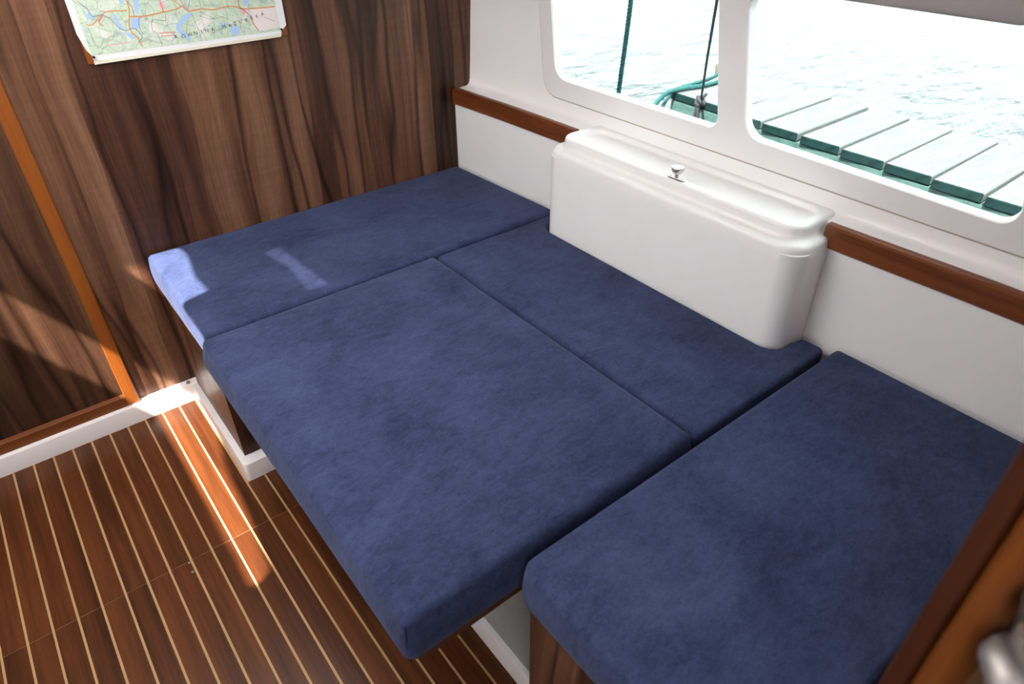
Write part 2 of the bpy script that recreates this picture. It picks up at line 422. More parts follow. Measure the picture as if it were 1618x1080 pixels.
# ------------------------------------------------------------------ forward bulkhead, baseboard, door frame
wf = obj('wall_front', B(-1.5, 1.62, YB, YB+0.03, 0.0, 1.95), M_LAM, smooth=0); tag(wf, 'walnut veneer bulkhead behind the berth', kind='structure')
bm = bmesh.new()
prof = [(2.1455, 0.0), (2.1140, 0.0), (2.1140, 0.060), (2.1155, 0.0650), (2.1190, 0.0665), (2.1455, 0.0685)]
loft(bm, [[Vector((x, y, z)) for y, z in prof] for x in (-1.5, 0.262)])
bb = obj('baseboard_front', bm, M_BASE); tag(bb, 'white moulded baseboard at the foot of the wood bulkhead', kind='structure')
door = empty('door_1', (-0.30, YB, 0.07)); tag(door, 'walnut cabin door in an orange wood frame', kind='structure')
keep(obj('door_leaf', B(-0.66, 0.040, YB-0.0035, YB-0.0005, 0.085, 1.86), M_LAMD, smooth=0), door)
def hprof_post(x0, x1, d, z0, z1):
    bm = bmesh.new(); pr = [(x0, YB), (x0, YB-d+0.003), (x0+0.003, YB-d), (x1-0.003, YB-d), (x1, YB-d+0.003), (x1, YB)]
    loft(bm, [[Vector((x, y, z)) for x, y in pr] for z in (z0, z1)]); return bm
keep(obj('door_jamb', hprof_post(0.038, 0.0765, 0.016, 0.0685, 1.90), M_FRAME), door)
keep(obj('door_jamb', hprof_post(-0.70, -0.66, 0.016, 0.0685, 1.90), M_FRAME), door)
bm = bmesh.new(); pr = [(YB, 0.0685), (YB-0.016, 0.0685), (YB-0.016, 0.104), (YB-0.013, 0.108), (YB, 0.112)]
loft(bm, [[Vector((x, y, z)) for y, z in pr] for x in (-0.66, 0.038)])
keep(obj('door_sill', bm, M_FRAMEX), door)
bm = bmesh.new(); lathe(bm, [(0.006, 0), (0.006, 0.004), (0.004, 0.006)], (0.232, 2.128, 0.068), 12)
o = obj('floor_stud', bm, M_STEELD); keep(o, bb)

# ------------------------------------------------------------------ hull side wall with windows
def shear(y, z):
    wgt = 1.0 if y <= 1.80 else max(0.0, (2.145-y)/(2.145-1.80))
    return y + 0.21*(z-0.957)*wgt
ys = [-0.60, -0.3, 0.0, 0.15, 0.30, 0.5, 0.60, 0.690, 0.701, 0.8, 0.9, 1.1, 1.3, 1.40, 1.485, 1.496, 1.54, 1.62, 1.735, 1.80, 1.86, 1.91, 1.96, 2.01, 2.06, 2.10, 2.145]
rows = [('l', 0.0, 0), ('l', 0.35, 0), ('l', 0.60, 0), ('l', 0.800, 0), ('l', 0.806, 0.0155), ('l', 0.840, 0.0155), ('l', 0.8440, 0.0165), ('l', 0.8455, 0.020), ('u', 0.8470, 0.014), ('u', 0.8490, 0.025), ('u', 0.8535, 0.0315), ('u', 0.8600, 0.0362), ('u', 0.872, 0.0385), ('u', 0.900, 0.0405),
        ('u', 0.935, 0.0435), ('u', 1.00, 0.0475), ('u', 1.10, 0.054), ('u', 1.20, 0.0605), ('u', 1.315, 0.068), ('u', 1.42, 0.074), ('u', 1.55, 0.066), ('u', 1.68, 0.03), ('u', 1.80, -0.06), ('u', 1.88, -0.18), ('u', 1.92, -0.34)]
bm = bmesh.new(); grid = []
for kind, z, off in rows:
    line = []
    for y in ys:
        yy = shear(y, z) if kind == 'u' and 0.90 < z < 1.5 and 0.2 < y < 2.14 else y
        xx = (wl(y) if kind == 'l' else wu(y)) + off
        if 0.80 < z < 0.895 and 0.70 < y < 1.486: xx = wu(y) + 0.0398          # wall runs straight down behind the locker tray
        line.append(bm.verts.new((xx, yy, z)))
    grid.append(line)
for i in range(len(rows)-1):
    for j in range(len(ys)-1):
        if rows[i][1] >= 0.934 and rows[i+1][1] <= 1.316 and ys[j] >= 0.299 and ys[j+1] <= 1.7351: continue
        bm.faces.new((grid[i][j], grid[i][j+1], grid[i+1][j+1], grid[i+1][j]))
wr_ = obj('wall_right', bm, M_WALL, smooth=60); tag(wr_, 'white moulded hull side beside the berth', kind='structure')

def yz_ring(pts, xf): return [Vector((xf(p), p.x, p.y)) for p in pts]
outer = round_poly([(1.752, 0.897), (0.235, 0.897), (0.33, 1.345), (1.845, 1.345)], [0.070, 0.060, 0.05, 0.05], 10)
hole1 = round_poly([(1.700, 0.957), (1.058, 0.955), (1.141, 1.296), (1.774, 1.296)], [0.062, 0.024, 0.05, 0.05], 10)
hole2 = round_poly([(0.972, 0.958), (0.333, 0.947), (0.420, 1.296), (1.053, 1.296)], [0.062, 0.032, 0.05, 0.05], 10)
bm = bmesh.new()
def ring_strip(rings):
    rv = [[bm.verts.new(p) for p in r] for r in rings]; n = len(rv[0])
    for a, b_ in zip(rv, rv[1:]):
        for i in range(n): bm.faces.new((a[i], a[(i+1) % n], b_[(i+1) % n], b_[i]))
    return rv[-1]
front = []
front.append(ring_strip([yz_ring(outer, lambda p: upper_x(p.y)+0.006), yz_ring(outer, lambda p: upper_x(p.y)-0.003), yz_ring(inset(outer, 0.0012), lambda p: upper_x(p.y)-0.0052), yz_ring(inset(outer, 0.0035), lambda p: upper_x(p.y)-0.006)]))
for h in (hole1, hole2):
    front.append(ring_strip([yz_ring(inset(h, 0.004), lambda p: upper_x(p.y)+0.016), yz_ring(inset(h, 0.001), lambda p: upper_x(p.y)+0.002), yz_ring(h, lambda p: upper_x(p.y)-0.004), yz_ring(inset(h, -0.003), lambda p: upper_x(p.y)-0.0068), yz_ring(inset(h, -0.007), lambda p: upper_x(p.y)-0.006)]))
es = []
for r in front:
    for i in range(len(r)):
        e = bm.edges.get((r[i], r[(i+1) % len(r)])); es.append(e)
bmesh.ops.triangle_fill(bm, use_beauty=True, use_dissolve=False, edges=es)
o = obj('window_panel', bm, M_PANEL, smooth=50); keep(o, wr_)
bm = bmesh.new(); so = inset(outer, -0.0012); ring_strip([yz_ring(inset(so, d_), lambda p: upper_x(p.y)-x_) for d_, x_ in ((-0.0036, -0.001), (-0.0026, 0.0016), (-0.0008, 0.0028), (0.0012, 0.0028), (0.0020, -0.001))])
keep(obj('panel_groove_shade', bm, M_GROOVE, smooth=60), wr_)  # added bead, coloured as the groove's shadow line around the panel
def pane(h):
    bm = bmesh.new(); hh = inset(h, -0.006)
    loft(bm, [yz_ring(hh, lambda p: upper_x(p.y)+0.0165), yz_ring(hh, lambda p: upper_x(p.y)+0.0205)]); return bm
tag(obj('window_1', pane(hole1), M_GLASS, smooth=30), 'smaller raked window pane near the wood bulkhead', kind='structure')
tag(obj('window_2', pane(hole2), M_GLASS, smooth=30), 'larger raked window pane over the locker', kind='structure')
# added grey strip, its colour standing in for shade along the window top
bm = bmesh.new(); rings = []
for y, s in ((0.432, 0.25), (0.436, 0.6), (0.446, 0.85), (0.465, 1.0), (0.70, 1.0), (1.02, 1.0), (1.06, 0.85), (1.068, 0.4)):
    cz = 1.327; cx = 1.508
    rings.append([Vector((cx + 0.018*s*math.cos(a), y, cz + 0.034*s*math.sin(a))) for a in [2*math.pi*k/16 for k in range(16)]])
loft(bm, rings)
o = obj('shaded_window_top', bm, M_TOPSHADE); tag(o, 'added grey strip for the shaded top edge of the larger window', 'added_strip')

# wood rails on the wall
def rail(y0, y1, name, label):
    bm = bmesh.new(); rings = []
    n = 14
    for i in range(n+1):
        y = y0 + (y1-y0)*i/n; xf = wl(y) - 0.0095; xb = xf + 0.0245
        pr = [(xf+0.003, 0.7925), (xf, 0.7955), (xf, 0.8425), (xf+0.005, 0.8478), (xf+0.010, 0.8488), (xb-0.003, 0.8490), (xb, 0.8462), (xb, 0.8075), (wl(y)-0.0005, 0.8035), (wl(y)-0.0005, 0.7925)]
        rings.append([Vector((x, y, z)) for x, z in pr])
    loft(bm, rings); o = obj(name, bm, M_TEAK, smooth=40); tag(o, label, kind='structure'); return o
rail(1.520, 2.1448, 'trim_1', 'varnished wood rail between the bulkhead and the locker')
rail(0.06, 0.672, 'trim_2', 'varnished wood rail to the right of the locker')

# ------------------------------------------------------------------ white moulded plinths under the seats
pl = empty('baseboard_right', (0.8, 1.0, 0)); tag(pl, 'white moulded plinth under the seats', kind='structure')
out = round_poly([(0.238, 1.6215), (1.40, 1.6215), (1.40, 2.1135), (0.238, 2.1135)], [0.014, 0, 0, 0.0], 6)
bm = bmesh.new(); loft(bm, [[Vector((p.x, p.y, z)) for p in inset(out, d)] for z, d in ((0.0, -0.0015), (0.058, 0.0), (0.0635, 0.0015), (0.0655, 0.005))])
keep(obj('seat_plinth', bm, M_BASE), pl)
out = round_poly([(0.4955, 0.075), (1.40, 0.075), (1.40, 1.6185), (0.4955, 1.6185)], [0, 0, 0, 0.012], 6)
bm = bmesh.new(); loft(bm, [[Vector((p.x, p.y, z)) for p in inset(out, d)] for z, d in ((0.0, -0.001), (0.060, 0.0), (0.066, 0.0015), (0.068, 0.005))])
keep(obj('footwell_platform', bm, M_BASE), pl)
out2 = inset(out, 0.014)
bm = bmesh.new(); loft(bm, [[Vector((p.x, p.y, z)) for p in inset(out2, d)] for z, d in ((0.0681, 0.0), (0.0692, 0.001))])
keep(obj('nonskid_pad', bm, M_SKID), pl)

# ------------------------------------------------------------------ seat boxes and table
def seat_box(name, label, x0, x1, y0, y1, z0, z1, base):
    e = empty(name, base); tag(e, label, 'seat box')
    keep(obj('front_panel', B(x0, x0+0.016, y0, y1, z0, z1, bev=0.001, seg=1), M_LAMS, smooth=0), e)
    keep(obj('end_panel', B(x0+0.016, x1, y1-0.016, y1, z0, z1) if name == 'seat_box' and y0 < 1 else B(x0+0.016, x1, y0, y0+0.016, z0, z1), M_LAMS, smooth=0), e)
    keep(obj('seat_board', B(x0+0.016, x1, y0+0.016, y1-0.016, z1-0.016, z1), M_LAMS, smooth=0), e)
    return e
seat_box('seat_box', 'walnut seat box under the cushion along the bulkhead', 0.258, 1.405, 1.661, 2.112, 0.0656, 0.4465, (0.83, 1.89, 0.0656))
seat_box('seat_box', 'walnut seat box under the front cushion nearest the camera', 0.482, 1.43, 0.070, 0.571, 0.0694, 0.4465, (0.95, 0.32, 0.0694))
e = empty('side_seat', (1.2, 1.1, 0.0694)); tag(e, 'walnut bench box beneath the cushion at the hull side', 'seat box')
keep(obj('front_panel', B(0.985, 1.001, 0.575, 1.610, 0.0694, 0.440), M_LAMS, smooth=0), e)
keep(obj('seat_board', B(1.001, 1.30, 0.575, 1.610, 0.424, 0.440), M_LAMS, smooth=0), e)
e = empty('dinette_table', (0.60, 1.08, 0.0692)); tag(e, 'lowered wooden table carrying the middle cushion', 'table')
bm = bmesh.new(); op = round_poly([(0.240, 0.588), (0.930, 0.588), (0.930, 1.572), (0.240, 1.572)], 0.03, 6)
loft(bm, [[Vector((p.x, p.y, z)) for p in inset(op, d)] for z, d in ((0.424, 0.003), (0.427, 0.0), (0.443, 0.0), (0.446, 0.003))])
keep(obj('table_top', bm, M_TABLE), e)
bm = bmesh.new(); lathe(bm, [(0.075, 0), (0.075, 0.008), (0.03, 0.02), (0.028, 0.335), (0.06, 0.345), (0.06, 0.3545)], (0.62, 1.08, 0.0692))
keep(obj('table_leg', bm, M_STEEL), e)

# ------------------------------------------------------------------ locker moulded on the hull side
LX0, LX1, LY0, LY1 = 1.325, 1.519, 0.655, 1.532
lock_out = round_poly([(LX0, LY0), (LX1, LY0), (LX1, LY1), (LX0, LY1)], [0.088, 0.0, 0.0, 0.10], 14)
lock = empty('hull_locker', (1.39, 1.09, 0.45)); tag(lock, 'white moulded locker with rounded corners and tray top on hull side', 'locker')
bm = bmesh.new()
steps = [(0.445, 0.0), (0.780, 0.0), (0.799, 0.0), (0.801, 0.0003), (0.806, 0.0005), (0.8135, 0.0025), (0.8185, 0.007), (0.8205, 0.013), (0.8225, 0.021), (0.827, 0.0265), (0.834, 0.0285), (0.845, 0.0295), (0.8515, 0.0315), (0.8547, 0.0355), (0.8556, 0.0395)]
def lring(d, z):
    bx_ = 1.452 if z < 0.80 else LX1
    mid_ = [1.436, 1.442, 1.446, 1.449] if z < 0.80 else [1.455, 1.470, 1.485, 1.500]
    pts_ = [(LX0+d, LY0+d)] + [(m_, LY0+d) for m_ in mid_] + [(bx_, LY0+d), (bx_, LY1-d)] + [(m_, LY1-d) for m_ in mid_[::-1]] + [(LX0+d, LY1-d)]
    o_ = round_poly(pts_, [max(0.03, 0.088-d*0.6)] + [0]*10 + [max(0.03, 0.10-d*0.6)], 14)
    return [Vector((p.x, p.y, z)) for p in o_]
rv = loft(bm, [lring(d, z) for z, d in steps], True, False)
tray = round_poly([(LX0+0.054, LY0+0.052), (1.5035, LY0+0.052), (1.5035, LY1-0.052), (LX0+0.054, LY1-0.052)], [0.062, 0.045, 0.045, 0.066], 12)
tv = loft(bm, [[Vector((p.x, p.y, z)) for p in inset(tray, d)] for z, d in ((0.8556, 0.0), (0.8550, 0.0022), (0.8525, 0.0044), (0.8455, 0.0066), (0.8425, 0.0090), (0.8412, 0.0130), (0.8410, 0.0170))], False, True)
ee = []
for r in (rv[-1], tv[0]):
    for i in range(len(r)): ee.append(bm.edges.get((r[i], r[(i+1) % len(r)])))
bmesh.ops.triangle_fill(bm, use_beauty=True, use_dissolve=False, edges=ee)
keep(obj('locker_body', bm, M_LOCK, smooth=40), lock)
# push-button latch standing on the rim
kx, ky, kz = 1.3705, 1.056, 0.8566
bm = bmesh.new(); pl_o = round_poly([(kx-0.0075, ky-0.028), (kx+0.0075, ky-0.028), (kx+0.0075, ky+0.028), (kx-0.0075, ky+0.028)], 0.007, 6)
loft(bm, [[Vector((p.x, p.y, z)) for p in inset(pl_o, d)] for z, d in ((kz-0.002, 0), (kz+0.0022, 0), (kz+0.0032, 0.001))])
lp = keep(obj('latch_plate', bm, M_STEEL), lock)
for dy in (-0.019, 0.019):
    bm = bmesh.new(); lathe(bm, [(0.0026, 0.0), (0.0024, 0.0008), (0.001, 0.001)], (kx, ky+dy, kz+0.003), 12)
    o = obj('latch_screw', bm, M_STEELD); o.parent = lp; o.matrix_parent_inverse = lp.matrix_world.inverted()
bm = bmesh.new(); lathe(bm, [(0.0052, 0.0), (0.0052, 0.010), (0.010, 0.011), (0.0145, 0.016), (0.0165, 0.022), (0.0168, 0.026), (0.0160, 0.0285), (0.004, 0.0292), (0.0035, 0.0275)], (kx, ky, kz+0.003), 28)
kn = keep(obj('latch_knob', bm, M_STEEL), lock)

# ------------------------------------------------------------------ cushions
def poly_inset(pts, d):                     # exact offset of a sharp polygon
    s_ = 1 if area2(pts) > 0 else -1; out = []
    for i, p in enumerate(pts):
        e1 = (p-pts[i-1]).normalized(); e2_ = (pts[(i+1) % len(pts)]-p).normalized()
        n1 = Vector((-e1.y, e1.x))*s_; n2 = Vector((-e2_.y, e2_.x))*s_
        out.append(p + (n1+n2)*d/(1+n1.dot(n2)))
    return out
def cushion(name, label, pts, rad, z0, z1, bulge=0.004, puff=0.003, er=0.018, corners=()):
    P0 = [Vector(p[:2]) for p in pts]
    if area2(P0) < 0: P0.reverse(); rad = list(reversed(rad))
    subs = [max(1, int((P0[(i+1) % len(P0)]-p).length/0.06)) for i, p in enumerate(P0)]
    def ring(d, z):
        q = poly_inset(P0, d); rr = [max(0.0015, r-d) if r > 0 else 0 for r in rad]; out = []
        rp = round_poly(q, rr, 5); k = 0; groups = []
        for r in rr:
            m_ = 6 if r > 0 else 1; groups.append(rp[k:k+m_]); k += m_
        for i, g_ in enumerate(groups):
            out += g_; nx_ = groups[(i+1) % len(groups)][0]
            for j in range(1, subs[i]): out.append(g_[-1].lerp(nx_, j/subs[i]))
        return [Vector((p.x, p.y, z)) for p in out]
    h = z1-z0
    prof = [(z0, 0.012), (z0+0.004, 0.004)]
    for t in (0.15, 0.35, 0.55, 0.75): prof.append((z0 + 0.006 + (h-er-0.006)*t, -bulge*math.sin(math.pi*t)))
    for k in range(0, 7):
        a = k/6*math.pi/2; prof.append((z1-er+er*math.sin(a), er*(1-math.cos(a))))
    if puff: prof += [(z1+puff*0.5, er+0.02), (z1+puff, er+0.05)]
    bm = bmesh.new(); loft(bm, [ring(d, z) for z, d in prof])
    xs = [p[0] for p in pts]; yy = [p[1] for p in pts]
    e = empty(name, ((min(xs)+max(xs))/2, (min(yy)+max(yy))/2, z0)); tag(e, label, 'cushion', 'blue berth cushions')
    keep(obj('cushion_cover', bm, M_VEL, smooth=60), e)
    for (cx, cy, nx, ny) in corners:          # stitched corner seams
        bm = bmesh.new(); tube(bm, [(cx, cy, z0+0.006), (cx+nx*bulge*0.6, cy+ny*bulge*0.6, (z0+z1)/2), (cx, cy, z1-er*0.6)], 0.0011, 6)
        keep(obj('corner_seam', bm, M_SEAM), e)
    return e
cushion('berth_cushion', 'blue velour cushion lying along the wood bulkhead, sunlit at one corner',
        [(0.247, 1.590), (1.430, 1.590), (1.404, 2.1405), (0.247, 2.1405)], [0.012, 0.01, 0.012, 0.014], 0.4470, 0.560)
cushion('berth_cushion', 'large blue velour cushion in the middle, overhanging the striped floor',
        [(0.230, 0.580), (0.932, 0.580), (0.932, 1.578), (0.230, 1.578)], [0.016, 0.014, 0.014, 0.016], 0.4465, 0.564, bulge=0.009, er=0.022, corners=((0.2345, 0.5845, -1, -1),))
cpts = [(0.943, 0.577), (0.943, 1.582), (1.430, 1.582), (1.430, 1.538), (1.3195, 1.538), (1.3195, 0.648), (1.430, 0.648), (1.430, 0.577)]
cushion('berth_cushion', 'blue velour cushion with a cut-out around the white wall locker',
        cpts, [0.012, 0.012, 0.010, 0.010, 0.110, 0.098, 0.022, 0.018], 0.4405, 0.553, bulge=0.0, puff=0, er=0.012)
cushion('berth_cushion', 'blue velour cushion nearest the camera on the front seat',
        [(0.446, 0.072), (1.448, 0.072), (1.448, 0.562), (0.446, 0.562)], [0.018, 0.014, 0.016, 0.030], 0.4470, 0.563, bulge=0.005, er=0.022)

# ------------------------------------------------------------------ wall map
mp_ = empty('wall_map', (0.55, 2.144, 1.10)); tag(mp_, 'paper road map pinned to a wooden board on the bulkhead', 'map')
def flat(pts, y, thick=0.0004):
    bm = bmesh.new(); v_ = [bm.verts.new((x, y, z)) for x, z in pts]; f = bm.faces.new(v_)
    bmesh.ops.triangulate(bm, faces=[f])
    r = bmesh.ops.extrude_face_region(bm, geom=bm.faces[:]); 
    for g_ in r['geom']:
        if isinstance(g_, bmesh.types.BMVert): g_.co.y += thick
    return bm
keep(obj('map_board', B(0.276, 0.8235, 2.1395, 2.1445, 1.1085, 1.80), M_FRAME, smooth=0), mp_)
YP = 2.1375
keep(obj('map_sheet', flat([(0.2905, 1.1150), (0.801, 1.1105), (0.804, 1.121), (0.822, 1.136), (0.822, 1.795), (0.274, 1.795), (0.273, 1.182), (0.282, 1.142), (0.2895, 1.130)], YP, 0.0018), M_PAPER, smooth=0), mp_)
keep(obj('map_rail', B(0.2895, 0.800, 2.1370, 2.1395, 1.1065, 1.1142), plain('cream_strip', (0.72, 0.66, 0.54), 0.6), smooth=0), mp_)
pr_ = keep(obj('map_print', flat([(0.289, 1.129), (0.800, 1.1235), (0.802, 1.78), (0.289, 1.78)], YP-0.0003, 0.0002), M_MAP, smooth=0), mp_)
def sub(o): o.parent = pr_; o.matrix_parent_inverse = pr_.matrix_world.inverted(); return o
def ribbon(pts, wd, y):
    P_ = [Vector((p.x, p.z)) for p in catmull([(x, 0, z) for x, z in pts], 5)]; bm = bmesh.new(); a = []; c_ = []
    for i, p in enumerate(P_):
        t = (P_[min(i+1, len(P_)-1)] - P_[max(i-1, 0)]).normalized(); n_ = Vector((-t.y, t.x))*wd/2
        a.append(bm.verts.new((p.x+n_.x, y, p.y+n_.y))); c_.append(bm.verts.new((p.x-n_.x, y, p.y-n_.y)))
    for i in range(len(P_)-1): bm.faces.new((a[i], a[i+1], c_[i+1], c_[i]))
    return bm
lakes = [[(0.429,1.250),(0.440,1.250),(0.438,1.229),(0.430,1.213),(0.423,1.216),(0.426,1.230)],
 [(0.408,1.204),(0.430,1.202),(0.428,1.189),(0.419,1.178),(0.407,1.178),(0.402,1.184)],
 [(0.370,1.220),(0.376,1.217),(0.378,1.199),(0.387,1.179),(0.379,1.180),(0.371,1.196),(0.367,1.209)],
 [(0.661,1.152),(0.677,1.152),(0.684,1.140),(0.679,1.130),(0.661,1.130),(0.656,1.138)],
 [(0.707,1.235),(0.731,1.233),(0.723,1.202),(0.710,1.201)], [(0.383,1.175),(0.396,1.168),(0.409,1.158),(0.402,1.154),(0.389,1.161)],
 [(0.394,1.258),(0.407,1.257),(0.401,1.237),(0.393,1.239)], [(0.635,1.163),(0.653,1.165),(0.647,1.156),(0.635,1.154)], [(0.307,1.225),(0.321,1.229),(0.322,1.216),(0.308,1.213)]]
for l_ in lakes: sub(obj('printed_lake', flat([(p.x, p.y) for p in round_poly(l_, 0.0015, 2)], YP-0.0006, 0.0001), M_LAKE, smooth=0))
sub(obj('printed_town', flat([(0.725,1.189),(0.800,1.193),(0.798,1.132),(0.739,1.130),(0.729,1.147)], YP-0.0005, 0.0001), M_PALE, smooth=0))
for t_ in ([(0.426,1.208),(0.441,1.207),(0.444,1.203),(0.428,1.200)], [(0.694,1.194),(0.712,1.193),(0.712,1.180),(0.699,1.180)], [(0.486,1.232),(0.498,1.232),(0.500,1.216),(0.490,1.214)]):
    sub(obj('printed_town', flat(t_, YP-0.0007, 0.0001), M_PINK, smooth=0))
roads = [([(0.302,1.201),(0.317,1.201),(0.346,1.221),(0.362,1.226),(0.388,1.224),(0.406,1.223)], 0.0026, M_ROAD),
 ([(0.410,1.262),(0.411,1.225),(0.398,1.181),(0.412,1.154),(0.415,1.133)], 0.0030, M_ROAD),
 ([(0.407,1.208),(0.435,1.205),(0.459,1.206),(0.492,1.209),(0.525,1.212),(0.543,1.217),(0.556,1.204),(0.590,1.206),(0.623,1.200),(0.659,1.204),(0.681,1.202),(0.705,1.193),(0.751,1.190),(0.797,1.189)], 0.0032, M_ROAD),
 ([(0.698,1.240),(0.696,1.201),(0.705,1.191),(0.719,1.174),(0.727,1.148),(0.737,1.130)], 0.0026, M_ROADR), ([(0.510,1.250),(0.524,1.235),(0.543,1.217)], 0.0026, M_ROAD),
 ([(0.489,1.250),(0.492,1.223),(0.492,1.209)], 0.0026, M_ROADR), ([(0.345,1.217),(0.332,1.204),(0.338,1.194)], 0.003, M_ROADR),
 ([(0.435,1.205),(0.425,1.197),(0.423,1.178),(0.426,1.162)], 0.0012, M_RIVER),
 ([(0.300,1.255),(0.315,1.237),(0.319,1.222),(0.326,1.218),(0.345,1.219),(0.363,1.204),(0.375,1.184),(0.388,1.177),(0.404,1.180),(0.414,1.175),(0.422,1.157),(0.409,1.145)], 0.0016, M_RIVER),
 ([(0.495,1.204),(0.492,1.189),(0.476,1.191),(0.459,1.193),(0.452,1.170),(0.461,1.159),(0.464,1.141),(0.467,1.132)], 0.0010, M_INK),
 ([(0.563,1.200),(0.565,1.176),(0.569,1.159),(0.571,1.133)], 0.0008, M_INK), ([(0.540,1.243),(0.553,1.209),(0.572,1.240)], 0.0012, M_RIVER),
 ([(0.685,1.149),(0.690,1.131)], 0.0008, M_INK), ([(0.407,1.257),(0.419,1.227),(0.418,1.211)], 0.0010, M_INK), ([(0.302,1.196),(0.305,1.176),(0.303,1.160)], 0.001, M_RIVER),
 ([(0.58,1.190),(0.61,1.178),(0.645,1.180)], 0.0007, M_INK), ([(0.60,1.140),(0.63,1.150),(0.628,1.134)], 0.0010, M_RIVER), ([(0.76,1.165),(0.79,1.150)], 0.0007, M_INK), ([(0.34,1.165),(0.36,1.171),(0.385,1.166)], 0.0007, M_ROADR),
 ([(0.560,1.198),(0.538,1.186),(0.520,1.171),(0.520,1.158),(0.531,1.145),(0.540,1.133)], 0.0115, M_LAKE),
 ([(0.465,1.160),(0.487,1.1585),(0.509,1.157)], 0.0022, M_ROADR), ([(0.469,1.152),(0.487,1.151),(0.505,1.150)], 0.0020, M_ROADR), ([(0.329,1.148),(0.36,1.148),(0.392,1.148)], 0.0022, M_PINK)]
for pts_, wd, mm in roads: sub(obj('printed_line', ribbon(pts_, wd, YP-0.0008), mm, smooth=0))
LET = 'R\u00d3WNINAMAZURSKA'
lpos = [(0.507,1.145),(0.526,1.144),(0.543,1.146),(0.560,1.148),(0.576,1.149),(0.591,1.150),(0.608,1.151),(0.640,1.154),(0.657,1.155),(0.673,1.158),(0.689,1.161),(0.707,1.163),(0.724,1.167),(0.740,1.169),(0.757,1.173)]
dg = None
tmp = []
for ch, (x, z) in zip(LET, lpos):
    cu = bpy.data.curves.new('letter', 'FONT'); cu.body = ch; cu.size = 0.0135; cu.extrude = 0.00005; cu.align_x = 'CENTER'; cu.align_y = 'CENTER'
    t_ = bpy.data.objects.new('letter_curve', cu); col.objects.link(t_); tmp.append((t_, x, z))
bpy.context.view_layer.update(); dg = bpy.context.evaluated_depsgraph_get()
for t_, x, z in tmp:
    me = bpy.data.meshes.new_from_object(t_.evaluated_get(dg)); me.materials.clear(); me.materials.append(M_INK)
    o = bpy.data.objects.new('printed_letter', me); col.objects.link(o)
    o.rotation_euler = (R90, math.radians(-9), 0); o.location = (x, YP-0.0010, z); sub(o)
for t_, x, z in tmp:
    cu = t_.data; bpy.data.objects.remove(t_); bpy.data.curves.remove(cu)
for x, z in ((0.2925, 1.1255), (0.8035, 1.1265)):
    bm = bmesh.new(); rings = [[Vector((x + r*math.cos(a), YP - d, z + r*math.sin(a))) for a in [2*math.pi*k/12 for k in range(12)]] for r, d in ((0.0028, 0), (0.0030, 0.001), (0.0034, 0.006), (0.0028, 0.008))]
    loft(bm, rings); keep(obj('map_pin', bm, M_BLACK), mp_)

# ------------------------------------------------------------------ partition edge close to the camera, with steel latch
bm = bmesh.new()
pp = [(0.545, 0.0300), (0.545, -0.0040), (0.512, -0.0040), (0.502, -0.0020), (0.4945, 0.0035), (0.4915, 0.0110), (0.4925, 0.0190), (0.4970, 0.0250), (0.5040, 0.0285), (0.5060, 0.0300)]
loft(bm, [[Vector((x, y, z)) for x, y in pp] for z in (0.0, 1.50)])
wb = empty('wall_back', (0.52, 0.02, 0.0)); tag(wb, 'partition behind the front seat with a varnished edge post', kind='structure')
keep(obj('edge_post', bm, M_POST, smooth=40), wb)
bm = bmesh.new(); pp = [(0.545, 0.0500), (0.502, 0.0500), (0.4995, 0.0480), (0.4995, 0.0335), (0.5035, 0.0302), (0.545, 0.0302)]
loft(bm, [[Vector((x, y, z)) for x, y in pp] for z in (0.0, 1.50)]); keep(obj('shaded_post_side', bm, M_STRIP, smooth=40), wb)  # separate strip added to carry the post's shaded side as colour
keep(obj('partition_panel', B(0.545, 1.456, 0.004, 0.040, 0.0, 1.46), M_LAM, smooth=0), wb)
e = empty('door_latch', (0.480, -0.02, 1.03)); tag(e, 'blurred stainless steel latch on the partition post', 'latch')
bm = bmesh.new(); tube(bm, catmull([(0.505, -0.010, 1.020), (0.478, -0.012, 1.032), (0.462, -0.022, 1.036), (0.457, -0.050, 1.020), (0.458, -0.085, 0.998)], 6), [0.012]*6+[0.016]*6+[0.0185]*6+[0.019]*7, 16)
keep(obj('latch_lever', bm, plain('brushed_lever', (0.45, 0.42, 0.40), 0.55, 1.0)), e)
bm = bmesh.new(); tube(bm, catmull([(0.508, -0.009, 1.090), (0.486, -0.014, 1.090), (0.474, -0.040, 1.082), (0.474, -0.080, 1.070)], 6), [0.012]*6+[0.015]*6+[0.017]*7, 16)
keep(obj('latch_keeper', bm, M_STEELD), e)
keep(obj('latch_backplate', B(0.509, 0.540, -0.0085, -0.0042, 0.97, 1.13, bev=0.002), M_STEELD), e)

# ------------------------------------------------------------------ rest of the cabin shell (unseen side, roof with gaps shaped to cast the sun patches)
bm = bmesh.new(); e2 = []
def loop(pts):
    v_ = [bm.verts.new(p) for p in pts]
    for i in range(len(v_)): e2.append(bm.edges.new((v_[i], v_[(i+1) % len(v_)])))
loop([(-1.5, -0.6, 0), (-1.5, 2.145, 0), (-1.5, 2.145, 1.95), (-1.5, -0.6, 1.95)])
for y0, y1 in ((-0.35, 0.72), (0.86, 2.0)):
    loop([(-1.5, p.x, p.y) for p in round_poly([(y0, 1.06), (y1, 1.06), (y1, 1.36), (y0, 1.36)], 0.07, 6)])
bmesh.ops.triangle_fill(bm, use_beauty=True, edges=e2)
tag(obj('wall_left', bm, M_WALL, smooth=0), 'white cabin side opposite the berth', kind='structure')
bm = bmesh.new(); e2 = []
loop([(-1.5, -0.6, 1.92), (1.14, -0.6, 1.92), (1.14, 2.145, 1.92), (-1.5, 2.145, 1.92)])
def roof(pts, z): 
    t_ = 1.92 - z; return [(x + SUN.x*-t_, y + SUN.y*-t_, 1.92) for x, y in pts]
